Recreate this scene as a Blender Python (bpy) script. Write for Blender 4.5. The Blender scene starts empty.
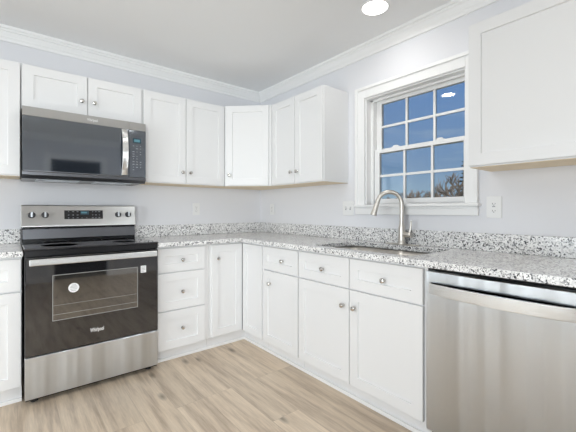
import bpy, bmesh, math, random
from mathutils import Vector, Matrix
C = bpy.context.scene.collection
SC = bpy.context.scene
PI = math.pi
random.seed(7)

# ------------------------------------------------------------------ camera
H = 2.44           # ceiling height
RX0, RY0 = -4.70, -4.80   # far walls of the room
cam = bpy.data.cameras.new('camera'); camo = bpy.data.objects.new('camera', cam); C.objects.link(camo)
cam.sensor_width = 36; cam.sensor_fit = 'HORIZONTAL'
cam.lens = 36 * 341.04 / 576
camo.location = (-2.168, -3.153, 1.142)
camo.rotation_euler = (PI / 2, 0, -0.6853)
cam.shift_x = -0.9 / 576
cam.shift_y = -(216 - 210.3) / 576
cam.clip_start = 0.02
SC.camera = camo

# ------------------------------------------------------------------ colour management
SC.view_settings.view_transform = 'Standard'
SC.view_settings.look = 'None'
SC.view_settings.gamma = 1
SC.view_settings.use_curve_mapping = False
SC.view_settings.exposure = 0.0
try:
    SC.cycles.use_denoising = True
    SC.cycles.max_bounces = 12
    SC.cycles.diffuse_bounces = 6
    SC.cycles.glossy_bounces = 5
    SC.cycles.transparent_max_bounces = 12
    SC.cycles.caustics_reflective = False
    SC.cycles.caustics_refractive = False
    SC.cycles.sample_clamp_indirect = 4
except Exception:
    pass

# ------------------------------------------------------------------ world: clear afternoon sky with thin cloud
W = bpy.data.worlds.new('sky'); SC.world = W; W.use_nodes = True
nt = W.node_tree; nt.nodes.clear()
wo = nt.nodes.new('ShaderNodeOutputWorld'); bg = nt.nodes.new('ShaderNodeBackground')
tc = nt.nodes.new('ShaderNodeTexCoord'); sx = nt.nodes.new('ShaderNodeSeparateXYZ')
rp = nt.nodes.new('ShaderNodeValToRGB')
nt.links.new(tc.outputs['Generated'], sx.inputs[0]); nt.links.new(sx.outputs['Z'], rp.inputs[0])
e = rp.color_ramp.elements
e[0].position = 0.0; e[0].color = (0.36, 0.48, 0.56, 1)
e[1].position = 1.0; e[1].color = (0.03, 0.10, 0.34, 1)
for p, c in ((0.05, (0.26, 0.385, 0.52, 1)), (0.12, (0.175, 0.295, 0.485, 1)), (0.30, (0.115, 0.245, 0.51, 1))):
    k = e.new(p); k.color = c
mp = nt.nodes.new('ShaderNodeMapping'); mp.inputs['Scale'].default_value = (2.2, 2.2, 16)
ns = nt.nodes.new('ShaderNodeTexNoise'); ns.inputs['Scale'].default_value = 1.6; ns.inputs['Detail'].default_value = 5
cr = nt.nodes.new('ShaderNodeMapRange'); cr.inputs['From Min'].default_value = 0.56; cr.inputs['From Max'].default_value = 0.8
cr.inputs['To Max'].default_value = 0.5
mx = nt.nodes.new('ShaderNodeMixRGB'); mx.inputs['Color2'].default_value = (0.42, 0.50, 0.58, 1)
nt.links.new(tc.outputs['Generated'], mp.inputs[0]); nt.links.new(mp.outputs[0], ns.inputs['Vector'])
nt.links.new(ns.outputs['Fac'], cr.inputs['Value']); nt.links.new(cr.outputs[0], mx.inputs['Fac'])
nt.links.new(rp.outputs[0], mx.inputs['Color1']); nt.links.new(mx.outputs[0], bg.inputs['Color'])
bg.inputs['Strength'].default_value = 1.0
nt.links.new(bg.outputs[0], wo.inputs[0])

# ------------------------------------------------------------------ added fill lights, set in two made-up openings out of view
def area(name, loc, rot, sx_, sy_, power, col):
    l = bpy.data.lights.new(name, 'AREA'); l.shape = 'RECTANGLE'; l.size = sx_; l.size_y = sy_
    l.energy = power; l.color = col
    o = bpy.data.objects.new(name, l); C.objects.link(o); o.location = loc; o.rotation_euler = rot
    return o
FILL_L, FILL_F, CAN = 101, 123, 1.6
area('fill_light_left', (RX0 - 0.16, -2.5, 1.08), (0, -PI / 2, 0), 1.95, 2.2, FILL_L, (0.93, 0.965, 1.0))
area('fill_light_front', (-3.2, RY0 - 0.16, 1.35), (PI / 2, 0, 0), 1.5, 1.4, FILL_F, (0.93, 0.965, 1.0))

sun = bpy.data.lights.new('sun', 'SUN'); sun.energy = 2.6; sun.angle = 0.01; sun.color = (1.0, 0.95, 0.86)
suno = bpy.data.objects.new('sun', sun); C.objects.link(suno); suno.rotation_euler = (math.radians(42), 0, math.radians(-6))

# ------------------------------------------------------------------ materials
def mat(name, col, rough=0.5, metal=0.0, **kw):
    m = bpy.data.materials.new(name); m.use_nodes = True
    b = m.node_tree.nodes['Principled BSDF']
    b.inputs['Base Color'].default_value = (*col, 1); b.inputs['Roughness'].default_value = rough
    b.inputs['Metallic'].default_value = metal
    for k, v in kw.items(): b.inputs[k.replace('_', ' ')].default_value = v
    return m
def N(m, t, **kw):
    n = m.node_tree.nodes.new(t)
    for k, v in kw.items():
        if k in n.inputs: n.inputs[k].default_value = v
        else: setattr(n, k, v)
    return n
def L(m, a, b): m.node_tree.links.new(a, b)
def B(m): return m.node_tree.nodes['Principled BSDF']
def bump_noise(m, scale, strength, dist=0.001, stretch=(1, 1, 1), detail=3, coord='Object'):
    t = N(m, 'ShaderNodeTexCoord'); mp = N(m, 'ShaderNodeMapping', Scale=stretch)
    n = N(m, 'ShaderNodeTexNoise', Scale=scale, Detail=detail); b = N(m, 'ShaderNodeBump', Strength=strength, Distance=dist)
    L(m, t.outputs[coord], mp.inputs[0]); L(m, mp.outputs[0], n.inputs['Vector']); L(m, n.outputs['Fac'], b.inputs['Height'])
    L(m, b.outputs[0], B(m).inputs['Normal']); return n

M_wall = mat('wall_paint', (0.772, 0.775, 0.805), 0.75); bump_noise(M_wall, 220, 0.12)
M_ceil = mat('ceiling_paint', (0.87, 0.875, 0.88), 0.9); bump_noise(M_ceil, 260, 0.12)
M_dim = mat('closet_shade_paint', (0.10, 0.095, 0.09), 0.8); bump_noise(M_dim, 220, 0.1)  # wall colour darkened to stand for the shade inside the closet
M_trim = mat('trim_paint', (0.88, 0.88, 0.88), 0.38); bump_noise(M_trim, 60, 0.04)
M_cab = mat('cabinet_paint', (0.80, 0.80, 0.805), 0.33); bump_noise(M_cab, 90, 0.03)
M_vinyl = mat('window_vinyl', (0.90, 0.90, 0.90), 0.35); bump_noise(M_vinyl, 70, 0.02)
M_plast = mat('white_plastic', (0.83, 0.83, 0.83), 0.3); bump_noise(M_plast, 300, 0.02)
M_nickel = mat('brushed_nickel', (0.64, 0.61, 0.565), 0.33, 1.0); bump_noise(M_nickel, 300, 0.01)
M_chrome = mat('polished_nickel', (0.66, 0.64, 0.61), 0.18, 1.0); bump_noise(M_chrome, 200, 0.02)
M_black = mat('black_enamel', (0.012, 0.012, 0.014), 0.22); bump_noise(M_black, 40, 0.02)
M_rubber_shade = mat('rubber_and_gap_shade', (0.01, 0.01, 0.01), 0.7); bump_noise(M_rubber_shade, 80, 0.1)  # for dark parts such as feet, also painted shade in gaps
M_print = mat('light_print', (0.42, 0.44, 0.47), 0.4); bump_noise(M_print, 50, 0.01)
M_greyp = mat('grey_print', (0.30, 0.31, 0.33), 0.4); bump_noise(M_greyp, 50, 0.01)
M_logo = mat('silver_print', (0.8, 0.8, 0.8), 0.35, 0.2); bump_noise(M_logo, 50, 0.01)
M_knobb = mat('dark_knob', (0.05, 0.05, 0.055), 0.3); bump_noise(M_knobb, 90, 0.03)
M_slot = mat('slot_black', (0.03, 0.03, 0.035), 0.6); bump_noise(M_slot, 90, 0.03)

def steel(name, col, rough, sx_=(1.5, 1.5, 260), strength=0.1, wave=0.0):
    m = mat(name, col, rough, 1.0)
    t = N(m, 'ShaderNodeTexCoord'); mp = N(m, 'ShaderNodeMapping', Scale=sx_)
    n = N(m, 'ShaderNodeTexNoise', Scale=4.0, Detail=4); b = N(m, 'ShaderNodeBump', Strength=strength, Distance=0.001)
    L(m, t.outputs['Object'], mp.inputs[0]); L(m, mp.outputs[0], n.inputs['Vector']); L(m, n.outputs['Fac'], b.inputs['Height'])
    L(m, b.outputs[0], B(m).inputs['Normal'])
    if wave:   # slow sideways undulation of the sheet
        m2 = N(m, 'ShaderNodeMapping', Scale=(8.0, 8.0, 0.25)); n2 = N(m, 'ShaderNodeTexNoise', Scale=1.0, Detail=1.5)
        b2 = N(m, 'ShaderNodeBump', Strength=wave, Distance=0.042)
        L(m, t.outputs['Object'], m2.inputs[0]); L(m, m2.outputs[0], n2.inputs['Vector']); L(m, n2.outputs['Fac'], b2.inputs['Height']); L(m, b2.outputs[0], b.inputs['Normal'])
    r = N(m, 'ShaderNodeMapRange', **{'From Min': 0.3, 'From Max': 0.7, 'To Min': rough - 0.04, 'To Max': rough + 0.05})
    L(m, n.outputs['Fac'], r.inputs['Value']); L(m, r.outputs[0], B(m).inputs['Roughness'])
    tg = N(m, 'ShaderNodeTangent', direction_type='RADIAL', axis='Z')
    B(m).inputs['Anisotropic'].default_value = 1.0
    L(m, tg.outputs[0], B(m).inputs['Tangent'])
    return m
M_steel = steel('brushed_steel', (0.68, 0.71, 0.74), 0.34, wave=1.0)
M_steel_t = steel('warm_brushed_steel', (0.50, 0.49, 0.475), 0.34)
M_steel_b = steel('bright_steel', (0.80, 0.80, 0.79), 0.30)
M_sink = mat('sink_steel', (0.70, 0.67, 0.63), 0.45, 1.0); bump_noise(M_sink, 200, 0.05)

M_oven = mat('black_oven_glass', (0.012, 0.012, 0.014), 0.04, IOR=2.0, Coat_Weight=0.0); bump_noise(M_oven, 3, 0.015, 0.002)
M_ovenw = mat('oven_window_glass', (0.030, 0.028, 0.026), 0.04, IOR=2.9); bump_noise(M_ovenw, 3, 0.015, 0.002)
M_mwg = mat('microwave_glass', (0.020, 0.025, 0.034), 0.05, IOR=3.0, Specular_Tint=(0.86, 0.93, 1.0, 1)); bump_noise(M_mwg, 3, 0.02, 0.002)
M_cook = mat('cooktop_glass', (0.014, 0.014, 0.017), 0.06, IOR=2.0); bump_noise(M_cook, 4, 0.01, 0.002)
M_darkst = mat('dark_steel_vent', (0.16, 0.165, 0.18), 0.32, 0.85); bump_noise(M_darkst, 4, 0.08, 0.001, (1, 1, 60))
M_line = mat('window_border_print', (0.32, 0.32, 0.31), 0.35); bump_noise(M_line, 50, 0.01)
M_ring = mat('burner_ring_print', (0.09, 0.09, 0.095), 0.3); bump_noise(M_ring, 50, 0.01)

def emis(name, col, strength):
    m = mat(name, (0.8, 0.8, 0.8), 0.4); bump_noise(m, 40, 0.02)
    B(m).inputs['Base Color'].default_value = (0.8, 0.8, 0.8, 1) if strength > 1 else (col[0]*0.4, col[1]*0.4, col[2]*0.4, 1)
    B(m).inputs['Emission Color'].default_value = (*col, 1); B(m).inputs['Emission Strength'].default_value = strength
    return m
M_lens = emis('lamp_lens', (1.0, 0.98, 0.95), 5)
M_lcd = emis('lit_display', (0.20, 0.50, 0.62), 0.12)
M_lcdd = emis('dim_display', (0.05, 0.13, 0.18), 0.06)

# glass pane: clear sheet with a fresnel reflection
def sheet_glass(name):
    m = bpy.data.materials.new(name); m.use_nodes = True; t = m.node_tree; t.nodes.clear()
    o = t.nodes.new('ShaderNodeOutputMaterial'); x = t.nodes.new('ShaderNodeMixShader')
    a = t.nodes.new('ShaderNodeBsdfTransparent'); g = t.nodes.new('ShaderNodeBsdfGlossy'); f = t.nodes.new('ShaderNodeFresnel')
    a.inputs[0].default_value = (0.97, 0.985, 0.98, 1); g.inputs['Roughness'].default_value = 0.01; f.inputs['IOR'].default_value = 1.5
    nz = t.nodes.new('ShaderNodeTexNoise'); nz.inputs['Scale'].default_value = 1.5
    bp = t.nodes.new('ShaderNodeBump'); bp.inputs['Strength'].default_value = 0.03; bp.inputs['Distance'].default_value = 0.002
    t.links.new(nz.outputs['Fac'], bp.inputs['Height']); t.links.new(bp.outputs[0], g.inputs['Normal'])
    t.links.new(f.outputs[0], x.inputs[0]); t.links.new(a.outputs[0], x.inputs[1]); t.links.new(g.outputs[0], x.inputs[2])
    t.links.new(x.outputs[0], o.inputs[0]); return m
M_glass = sheet_glass('window_glass')

# granite: pale ground with grey clouding, mid-grey grains and black flecks
def granite():
    m = mat('speckled_granite', (0.7, 0.7, 0.7), 0.14)
    g = N(m, 'ShaderNodeNewGeometry'); pos = g.outputs['Position']
    wn = N(m, 'ShaderNodeTexNoise', Scale=70.0, Detail=2.0)
    ws = N(m, 'ShaderNodeVectorMath', operation='SCALE'); ws.inputs['Scale'].default_value = 0.012
    ad = N(m, 'ShaderNodeVectorMath', operation='ADD')
    L(m, pos, wn.inputs['Vector']); L(m, wn.outputs['Color'], ws.inputs[0]); L(m, pos, ad.inputs[0]); L(m, ws.outputs[0], ad.inputs[1])
    v1 = N(m, 'ShaderNodeTexVoronoi', Scale=150.0); L(m, ad.outputs[0], v1.inputs['Vector'])
    s1 = N(m, 'ShaderNodeSeparateColor'); L(m, v1.outputs['Color'], s1.inputs[0])
    r1 = N(m, 'ShaderNodeValToRGB', ); r1.color_ramp.interpolation = 'CONSTANT'
    el = r1.color_ramp.elements; el[0].position = 0; el[0].color = (0.035, 0.037, 0.045, 1); el[1].position = 0.075; el[1].color = (0.17, 0.17, 0.185, 1)
    for p, c in ((0.13, (0.42, 0.42, 0.425, 1)), (0.22, (0.76, 0.755, 0.755, 1)), (0.50, (0.93, 0.925, 0.92, 1))):
        k = el.new(p); k.color = c
    L(m, s1.outputs[0], r1.inputs[0])
    v2 = N(m, 'ShaderNodeTexVoronoi', Scale=290.0); L(m, ad.outputs[0], v2.inputs['Vector'])
    s2 = N(m, 'ShaderNodeSeparateColor'); L(m, v2.outputs['Color'], s2.inputs[0])
    r2 = N(m, 'ShaderNodeValToRGB'); r2.color_ramp.interpolation = 'CONSTANT'
    el = r2.color_ramp.elements; el[0].position = 0; el[0].color = (0.42, 0.42, 0.44, 1); el[1].position = 0.10; el[1].color = (0.97, 0.97, 0.97, 1)
    L(m, s2.outputs[1], r2.inputs[0])
    mu = N(m, 'ShaderNodeMixRGB', blend_type='MULTIPLY', Fac=1.0); L(m, r1.outputs[0], mu.inputs['Color1']); L(m, r2.outputs[0], mu.inputs['Color2'])
    nz = N(m, 'ShaderNodeTexNoise', Scale=9.0, Detail=3.0); L(m, pos, nz.inputs['Vector'])
    mr = N(m, 'ShaderNodeMapRange', **{'From Min': 0.35, 'From Max': 0.65, 'To Min': 0.92, 'To Max': 1.04}); L(m, nz.outputs['Fac'], mr.inputs['Value'])
    m2 = N(m, 'ShaderNodeMixRGB', blend_type='MULTIPLY', Fac=1.0); L(m, mu.outputs[0], m2.inputs['Color1']); L(m, mr.outputs[0], m2.inputs['Color2'])
    L(m, m2.outputs[0], B(m).inputs['Base Color'])
    return m
M_gran = granite()

# vinyl plank floor: boards run along Y
def floor_mat():
    m = mat('oak_plank_floor', (0.5, 0.4, 0.3), 0.38)
    g = N(m, 'ShaderNodeNewGeometry'); sp = N(m, 'ShaderNodeSeparateXYZ'); L(m, g.outputs['Position'], sp.inputs[0])
    cb = N(m, 'ShaderNodeCombineXYZ'); L(m, sp.outputs['Y'], cb.inputs['X']); L(m, sp.outputs['X'], cb.inputs['Y'])
    br = N(m, 'ShaderNodeTexBrick', **{'Scale': 1.0, 'Mortar Size': 0.0012, 'Mortar Smooth': 0.2, 'Brick Width': 1.22, 'Row Height': 0.178, 'Bias': 0.0})
    br.offset = 0.37; br.offset_frequency = 3
    br.inputs['Color1'].default_value = (0, 0, 0, 1); br.inputs['Color2'].default_value = (1, 1, 1, 1); br.inputs['Mortar'].default_value = (0.5, 0.5, 0.5, 1)
    L(m, cb.outputs[0], br.inputs['Vector'])
    of = N(m, 'ShaderNodeVectorMath', operation='SCALE'); of.inputs['Scale'].default_value = 17.0; L(m, br.outputs['Color'], of.inputs[0])
    ad = N(m, 'ShaderNodeVectorMath', operation='ADD'); L(m, cb.outputs[0], ad.inputs[0]); L(m, of.outputs[0], ad.inputs[1])
    st = N(m, 'ShaderNodeMapping', Scale=(0.8, 9, 1)); L(m, ad.outputs[0], st.inputs[0])
    n1 = N(m, 'ShaderNodeTexNoise', Scale=2.2, Detail=7.0, Roughness=0.6, Distortion=0.0); L(m, st.outputs[0], n1.inputs['Vector'])
    st2 = N(m, 'ShaderNodeMapping', Scale=(5, 90, 1)); L(m, ad.outputs[0], st2.inputs[0])
    n2 = N(m, 'ShaderNodeTexNoise', Scale=1.6, Detail=4.0, Roughness=0.7, Distortion=0.15); L(m, st2.outputs[0], n2.inputs['Vector'])
    r = N(m, 'ShaderNodeValToRGB'); el = r.color_ramp.elements
    el[0].position = 0.30; el[0].color = (0.42, 0.325, 0.24, 1); el[1].position = 0.68; el[1].color = (0.74, 0.615, 0.475, 1)
    k = el.new(0.42); k.color = (0.54, 0.43, 0.325, 1); k = el.new(0.50); k.color = (0.645, 0.525, 0.40, 1)
    L(m, n1.outputs['Fac'], r.inputs[0])
    mr = N(m, 'ShaderNodeMapRange', **{'From Min': 0.3, 'From Max': 0.7, 'To Min': 0.88, 'To Max': 1.08}); L(m, n2.outputs['Fac'], mr.inputs['Value'])
    m1 = N(m, 'ShaderNodeMixRGB', blend_type='MULTIPLY', Fac=1.0); L(m, r.outputs[0], m1.inputs['Color1']); L(m, mr.outputs[0], m1.inputs['Color2'])
    # board to board tone
    mb = N(m, 'ShaderNodeMapRange', **{'To Min': 0.92, 'To Max': 1.06}); L(m, br.outputs['Color'], mb.inputs['Value'])
    m2 = N(m, 'ShaderNodeMixRGB', blend_type='MULTIPLY', Fac=1.0); L(m, m1.outputs[0], m2.inputs['Color1']); L(m, mb.outputs[0], m2.inputs['Color2'])
    # knots
    kn = N(m, 'ShaderNodeMapping', Scale=(1.3, 3.3, 1)); L(m, ad.outputs[0], kn.inputs[0])
    vk = N(m, 'ShaderNodeTexVoronoi', voronoi_dimensions='2D', Scale=1.0); L(m, kn.outputs[0], vk.inputs['Vector'])
    rk = N(m, 'ShaderNodeMapRange', **{'From Min': 0.010, 'From Max': 0.085, 'To Min': 0.42, 'To Max': 1.0}); L(m, vk.outputs['Distance'], rk.inputs['Value'])
    m3 = N(m, 'ShaderNodeMixRGB', blend_type='MULTIPLY', Fac=1.0); L(m, m2.outputs[0], m3.inputs['Color1']); L(m, rk.outputs[0], m3.inputs['Color2'])
    mo = N(m, 'ShaderNodeMixRGB'); mo.inputs['Color2'].default_value = (0.22, 0.165, 0.12, 1)
    mf = N(m, 'ShaderNodeMath', operation='MULTIPLY'); mf.inputs[1].default_value = 0.35; L(m, br.outputs['Fac'], mf.inputs[0])
    L(m, mf.outputs[0], mo.inputs['Fac']); L(m, m3.outputs[0], mo.inputs['Color1'])
    L(m, mo.outputs[0], B(m).inputs['Base Color'])
    bp = N(m, 'ShaderNodeBump', Strength=0.12, Distance=0.001); L(m, n2.outputs['Fac'], bp.inputs['Height']); L(m, bp.outputs[0], B(m).inputs['Normal'])
    return m
M_floor = floor_mat()

def noisy(name, c1, c2, scale, rough=0.8, stretch=(1, 1, 1)):
    m = mat(name, c1, rough); t = N(m, 'ShaderNodeTexCoord'); mp = N(m, 'ShaderNodeMapping', Scale=stretch)
    n = N(m, 'ShaderNodeTexNoise', Scale=scale, Detail=4.0); x = N(m, 'ShaderNodeMixRGB')
    x.inputs['Color1'].default_value = (*c1, 1); x.inputs['Color2'].default_value = (*c2, 1)
    L(m, t.outputs['Object'], mp.inputs[0]); L(m, mp.outputs[0], n.inputs['Vector']); L(m, n.outputs['Fac'], x.inputs['Fac']); L(m, x.outputs[0], B(m).inputs['Base Color'])
    return m
M_ply = noisy('raw_plywood', (0.80, 0.66, 0.47), (0.88, 0.75, 0.56), 3, 0.6, (2, 30, 2))
M_grass = noisy('winter_grass', (0.10, 0.12, 0.05), (0.22, 0.19, 0.10), 2, 0.95)
M_bark = noisy('bare_bark', (0.20, 0.15, 0.11), (0.34, 0.27, 0.20), 5, 0.95)
M_twig = noisy('twig_brown', (0.28, 0.20, 0.14), (0.44, 0.33, 0.24), 3, 0.95)
M_pine = noisy('evergreen_needles', (0.012, 0.02, 0.012), (0.035, 0.05, 0.025), 6, 0.95)

# ------------------------------------------------------------------ mesh helpers
class MB:
    def __init__(s): s.bm = bmesh.new()
    def box(s, x0, x1, y0, y1, z0, z1):
        v = [s.bm.verts.new(p) for p in ((x0,y0,z0),(x1,y0,z0),(x1,y1,z0),(x0,y1,z0),(x0,y0,z1),(x1,y0,z1),(x1,y1,z1),(x0,y1,z1))]
        for f in ((0,3,2,1),(4,5,6,7),(0,1,5,4),(1,2,6,5),(2,3,7,6),(3,0,4,7)): s.bm.faces.new([v[i] for i in f])
        return s
    def prism(s, pts, a0, a1, axis='z'):
        def P(p, a):
            if axis == 'z': return (p[0], p[1], a)
            if axis == 'x': return (a, p[0], p[1])
            return (p[0], a, p[1])
        lo = [s.bm.verts.new(P(p, a0)) for p in pts]; hi = [s.bm.verts.new(P(p, a1)) for p in pts]
        n = len(pts); s.bm.faces.new(lo[::-1]); s.bm.faces.new(hi)
        for i in range(n): s.bm.faces.new((lo[i], lo[(i+1) % n], hi[(i+1) % n], hi[i]))
        return s
    def lathe(s, prof, c=(0,0,0), ax=(0,0,1), seg=24):
        """prof = [(r, h)...] spun about ax through c"""
        q = Vector(ax).normalized().to_track_quat('Z', 'Y'); c = Vector(c); rings = []
        for r, h in prof:
            if r < 1e-6: rings.append([s.bm.verts.new(c + q @ Vector((0, 0, h)))])
            else: rings.append([s.bm.verts.new(c + q @ Vector((r*math.cos(2*PI*i/seg), r*math.sin(2*PI*i/seg), h))) for i in range(seg)])
        for a, b in zip(rings, rings[1:]):
            for i in range(seg):
                j = (i+1) % seg
                if len(a) == 1 and len(b) == 1: continue
                if len(a) == 1: s.bm.faces.new((a[0], b[j], b[i])) if False else s.bm.faces.new((a[0], b[i], b[j]))
                elif len(b) == 1: s.bm.faces.new((a[i], a[j], b[0]))
                else: s.bm.faces.new((a[i], a[j], b[j], b[i]))
        if len(rings[0]) > 1: s.bm.faces.new(rings[0][::-1])
        if len(rings[-1]) > 1: s.bm.faces.new(rings[-1])
        return s
    def tube(s, pts, rad, seg=12):
        pts = [Vector(p) for p in pts]; rad = rad if isinstance(rad, (list, tuple)) else [rad]*len(pts); rings = []
        up = Vector((0.13, 0.21, 1)).normalized()
        for i, p in enumerate(pts):
            d = (pts[min(i+1, len(pts)-1)] - pts[max(i-1, 0)]).normalized()
            if i == 0:
                a = d.cross(up if abs(d.dot(up)) < 0.95 else Vector((1, 0, 0))).normalized()
            else: a = (a - d*a.dot(d)).normalized()
            b = d.cross(a)
            rings.append([s.bm.verts.new(p + (a*math.cos(2*PI*k/seg) + b*math.sin(2*PI*k/seg))*rad[i]) for k in range(seg)])
        for r0, r1 in zip(rings, rings[1:]):
            for k in range(seg): s.bm.faces.new((r0[k], r0[(k+1) % seg], r1[(k+1) % seg], r1[k]))
        s.bm.faces.new(rings[0][::-1]); s.bm.faces.new(rings[-1]); return s
    def shaker(s, x0, x1, z0, z1, yb, t=0.019, fw=0.06, rec=0.009):
        """door or drawer front: back at yb, face at yb-t, flat panel set back inside the frame"""
        yf = yb - t; ix = min(fw, (x1-x0)*0.32); iz = min(fw, (z1-z0)*0.33); g = 0.0025
        def R(a, b, y): return [s.bm.verts.new(p) for p in ((x0+a, y, z0+b), (x1-a, y, z0+b), (x1-a, y, z1-b), (x0+a, y, z1-b))]
        e = 0.0015
        rb = R(0, 0, yb); ro = R(0, 0, yf+e); rf = R(e, e, yf); ri = R(ix, iz, yf); rp = R(ix+g, iz+g, yf+rec)
        s.bm.faces.new(rb)
        for a, b in ((rb, ro), (ro, rf), (rf, ri), (ri, rp)):
            for i in range(4):
                j = (i+1) % 4; s.bm.faces.new((a[i], a[j], b[j], b[i]))
        s.bm.faces.new(rp); return s
    def xf(s, M):
        bmesh.ops.transform(s.bm, matrix=M, verts=s.bm.verts); return s
    def build(s, name, m, parent=None, bevel=0, smooth=False, seg=2):
        bmesh.ops.recalc_face_normals(s.bm, faces=s.bm.faces)
        me = bpy.data.meshes.new(name); s.bm.to_mesh(me); s.bm.free()
        me.materials.append(m)
        if smooth:
            try: me.shade_smooth()
            except Exception:
                for p in me.polygons: p.use_smooth = True
            try: me.set_sharp_from_angle(angle=math.radians(35))
            except Exception: pass
        o = bpy.data.objects.new(name, me); C.objects.link(o)
        if parent: o.parent = parent
        if bevel:
            b = o.modifiers.new('bevel', 'BEVEL'); b.width = bevel; b.segments = seg; b.limit_method = 'ANGLE'; b.angle_limit = math.radians(40)
        return o
def thing(name, label, cat, loc=(0,0,0), rz=0, group=None):
    o = bpy.data.objects.new(name, None); C.objects.link(o); o.location = loc; o.rotation_euler = (0, 0, rz)
    o.empty_display_size = 0.1; o['label'] = label; o['category'] = cat
    if group: o['group'] = group
    return o
def tag(o, label, cat, group=None):
    o['label'] = label; o['category'] = cat
    if group: o['group'] = group
    return o
def struct(o): o['kind'] = 'structure'; return o
def sempty(name, loc=(0,0,0), rz=0):
    o = bpy.data.objects.new(name, None); C.objects.link(o); o.location = loc; o.rotation_euler = (0,0,rz); o.empty_display_size = 0.1
    o['kind'] = 'structure'; return o
def text(name, s, size, loc, rot, m, parent, depth=0.0004, width=None):
    cu = bpy.data.curves.new(name, 'FONT'); cu.body = s; cu.size = size; cu.extrude = depth; cu.align_x = 'CENTER'; cu.align_y = 'CENTER'; cu.resolution_u = 3
    cu.offset = size*0.02
    t = bpy.data.objects.new(name + '_curve', cu); C.objects.link(t); bpy.context.view_layer.update()
    dg = bpy.context.evaluated_depsgraph_get(); me = bpy.data.meshes.new_from_object(t.evaluated_get(dg))
    bpy.data.objects.remove(t); bpy.data.curves.remove(cu)
    if width:
        xs = [v.co.x for v in me.vertices]; k = width/(max(xs)-min(xs)); 
        for v in me.vertices: v.co.x *= k
    Mx = Matrix.Translation(loc) @ rot.to_4x4(); me.transform(Mx); me.materials.clear(); me.materials.append(m); me.name = name
    o = bpy.data.objects.new(name, me); C.objects.link(o); o.parent = parent; return o
FRONT = Matrix.Rotation(PI/2, 3, 'X')      # text facing -Y
RW = -PI/2                                  # rotation of things standing on the window wall: local -Y faces the room, local X runs toward the viewer

# ------------------------------------------------------------------ room shell
T = 0.14
struct(MB().box(RX0-T, T, RY0-T, T, -0.12, 0).build('floor', M_floor))
struct(MB().box(RX0-T, T, RY0-T, T, H, H+0.12).build('ceiling', M_ceil))
struct(MB().box(RX0-T, T, 0, T, 0, H).build('wall_back', M_wall))
# window wall with its opening
WY0, WY1, WZ0, WZ1 = -1.455, -2.222, 1.185, 2.02
w = MB(); w.box(0, T, WY0, 0, 0, H); w.box(0, T, RY0, WY1, 0, H); w.box(0, T, WY1, WY0, 0, WZ0); w.box(0, T, WY1, WY0, WZ1, H)
struct(w.build('wall_right', M_wall))
# left wall, with an opening added for the fill light
w = MB(); w.box(RX0-T, RX0, RY0, -3.65, 0, H); w.box(RX0-T, RX0, -1.35, 0, 0, H); w.box(RX0-T, RX0, -3.65, -1.35, 2.1, H)
struct(w.build('wall_left', M_wall))
# wall behind the viewer: dark doorway and a window opening added for fill light
DX0, DX1 = -1.62, -0.84
w = MB(); w.box(RX0, -3.98, RY0-T, RY0, 0, H); w.box(-2.42, DX0, RY0-T, RY0, 0, H); w.box(DX1, 0, RY0-T, RY0, 0, H)
w.box(-3.98, -2.42, RY0-T, RY0, 0, 0.62); w.box(-3.98, -2.42, RY0-T, RY0, 2.08, H); w.box(DX0, DX1, RY0-T, RY0, 2.04, H)
struct(w.build('wall_front', M_wall))
# closet beyond the doorway, its shade put into the wall colour
w = MB(); w.box(DX0-0.3, DX0-0.25, RY0-1.5, RY0-T-0.001, 0, H); w.box(DX1+0.25, DX1+0.3, RY0-1.5, RY0-T-0.001, 0, H); w.box(DX0-0.3, DX1+0.3, RY0-1.55, RY0-1.5, 0, H)
w.box(DX0-0.3, DX1+0.3, RY0-1.55, RY0-T-0.001, H, H+0.05); w.box(DX0-0.3, DX1+0.3, RY0-1.55, RY0-T-0.001, -0.05, 0)
struct(w.build('wall_closet', M_dim))
d1 = sempty('door_1', (0, 0, 0))
w = MB(); y = RY0
w.box(DX0-0.09, DX0, y, y+0.018, 0, 2.13); w.box(DX1, DX1+0.09, y, y+0.018, 0, 2.13); w.box(DX0, DX1, y, y+0.018, 2.04, 2.13)
w.build('door_casing', M_trim, d1, 0.003)
# frames of the two unseen openings added for the fill lights
def frame_window(name, plane, c0, c1, z0, z1, at, cols, axis):
    r = sempty(name)
    f = MB(); g = MB()
    def bx(m, a0, a1, d0, d1, b0, b1):
        if axis == 'x': m.box(d0, d1, a0, a1, b0, b1)
        else: m.box(a0, a1, d0, d1, b0, b1)
    fw = 0.06; d0, d1 = at-0.05, at
    bx(f, c0, c0+fw, d0, d1, z0, z1); bx(f, c1-fw, c1, d0, d1, z0, z1); bx(f, c0+fw, c1-fw, d0, d1, z0, z0+fw); bx(f, c0+fw, c1-fw, d0, d1, z1-fw, z1)
    for i in range(1, cols):
        c = c0 + (c1-c0)*i/cols; bx(f, c-0.04, c+0.04, d0, d1, z0+fw, z1-fw)
    f.build('frame', M_vinyl, r, 0.002)
    bx(g, c0+fw, c1-fw, at-0.028, at-0.022, z0+fw, z1-fw); g.build('glass', M_glass, r)
    k = MB(); cw = 0.09
    bx(k, c0-cw, c0, plane, plane+0.018, max(z0-cw, 0), z1+cw); bx(k, c1, c1+cw, plane, plane+0.018, max(z0-cw, 0), z1+cw); bx(k, c0, c1, plane, plane+0.018, z1, z1+cw)
    if z0 > 0.1: bx(k, c0, c1, plane, plane+0.018, z0-cw, z0)
    k.build('casing', M_trim, r, 0.003)
frame_window('added_door', RX0, -3.65, -1.35, 0.0, 2.1, RX0-0.03, 2, 'x')
frame_window('added_window', RY0, -3.98, -2.42, 0.62, 2.08, RY0-0.03, 2, 'y')

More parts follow.
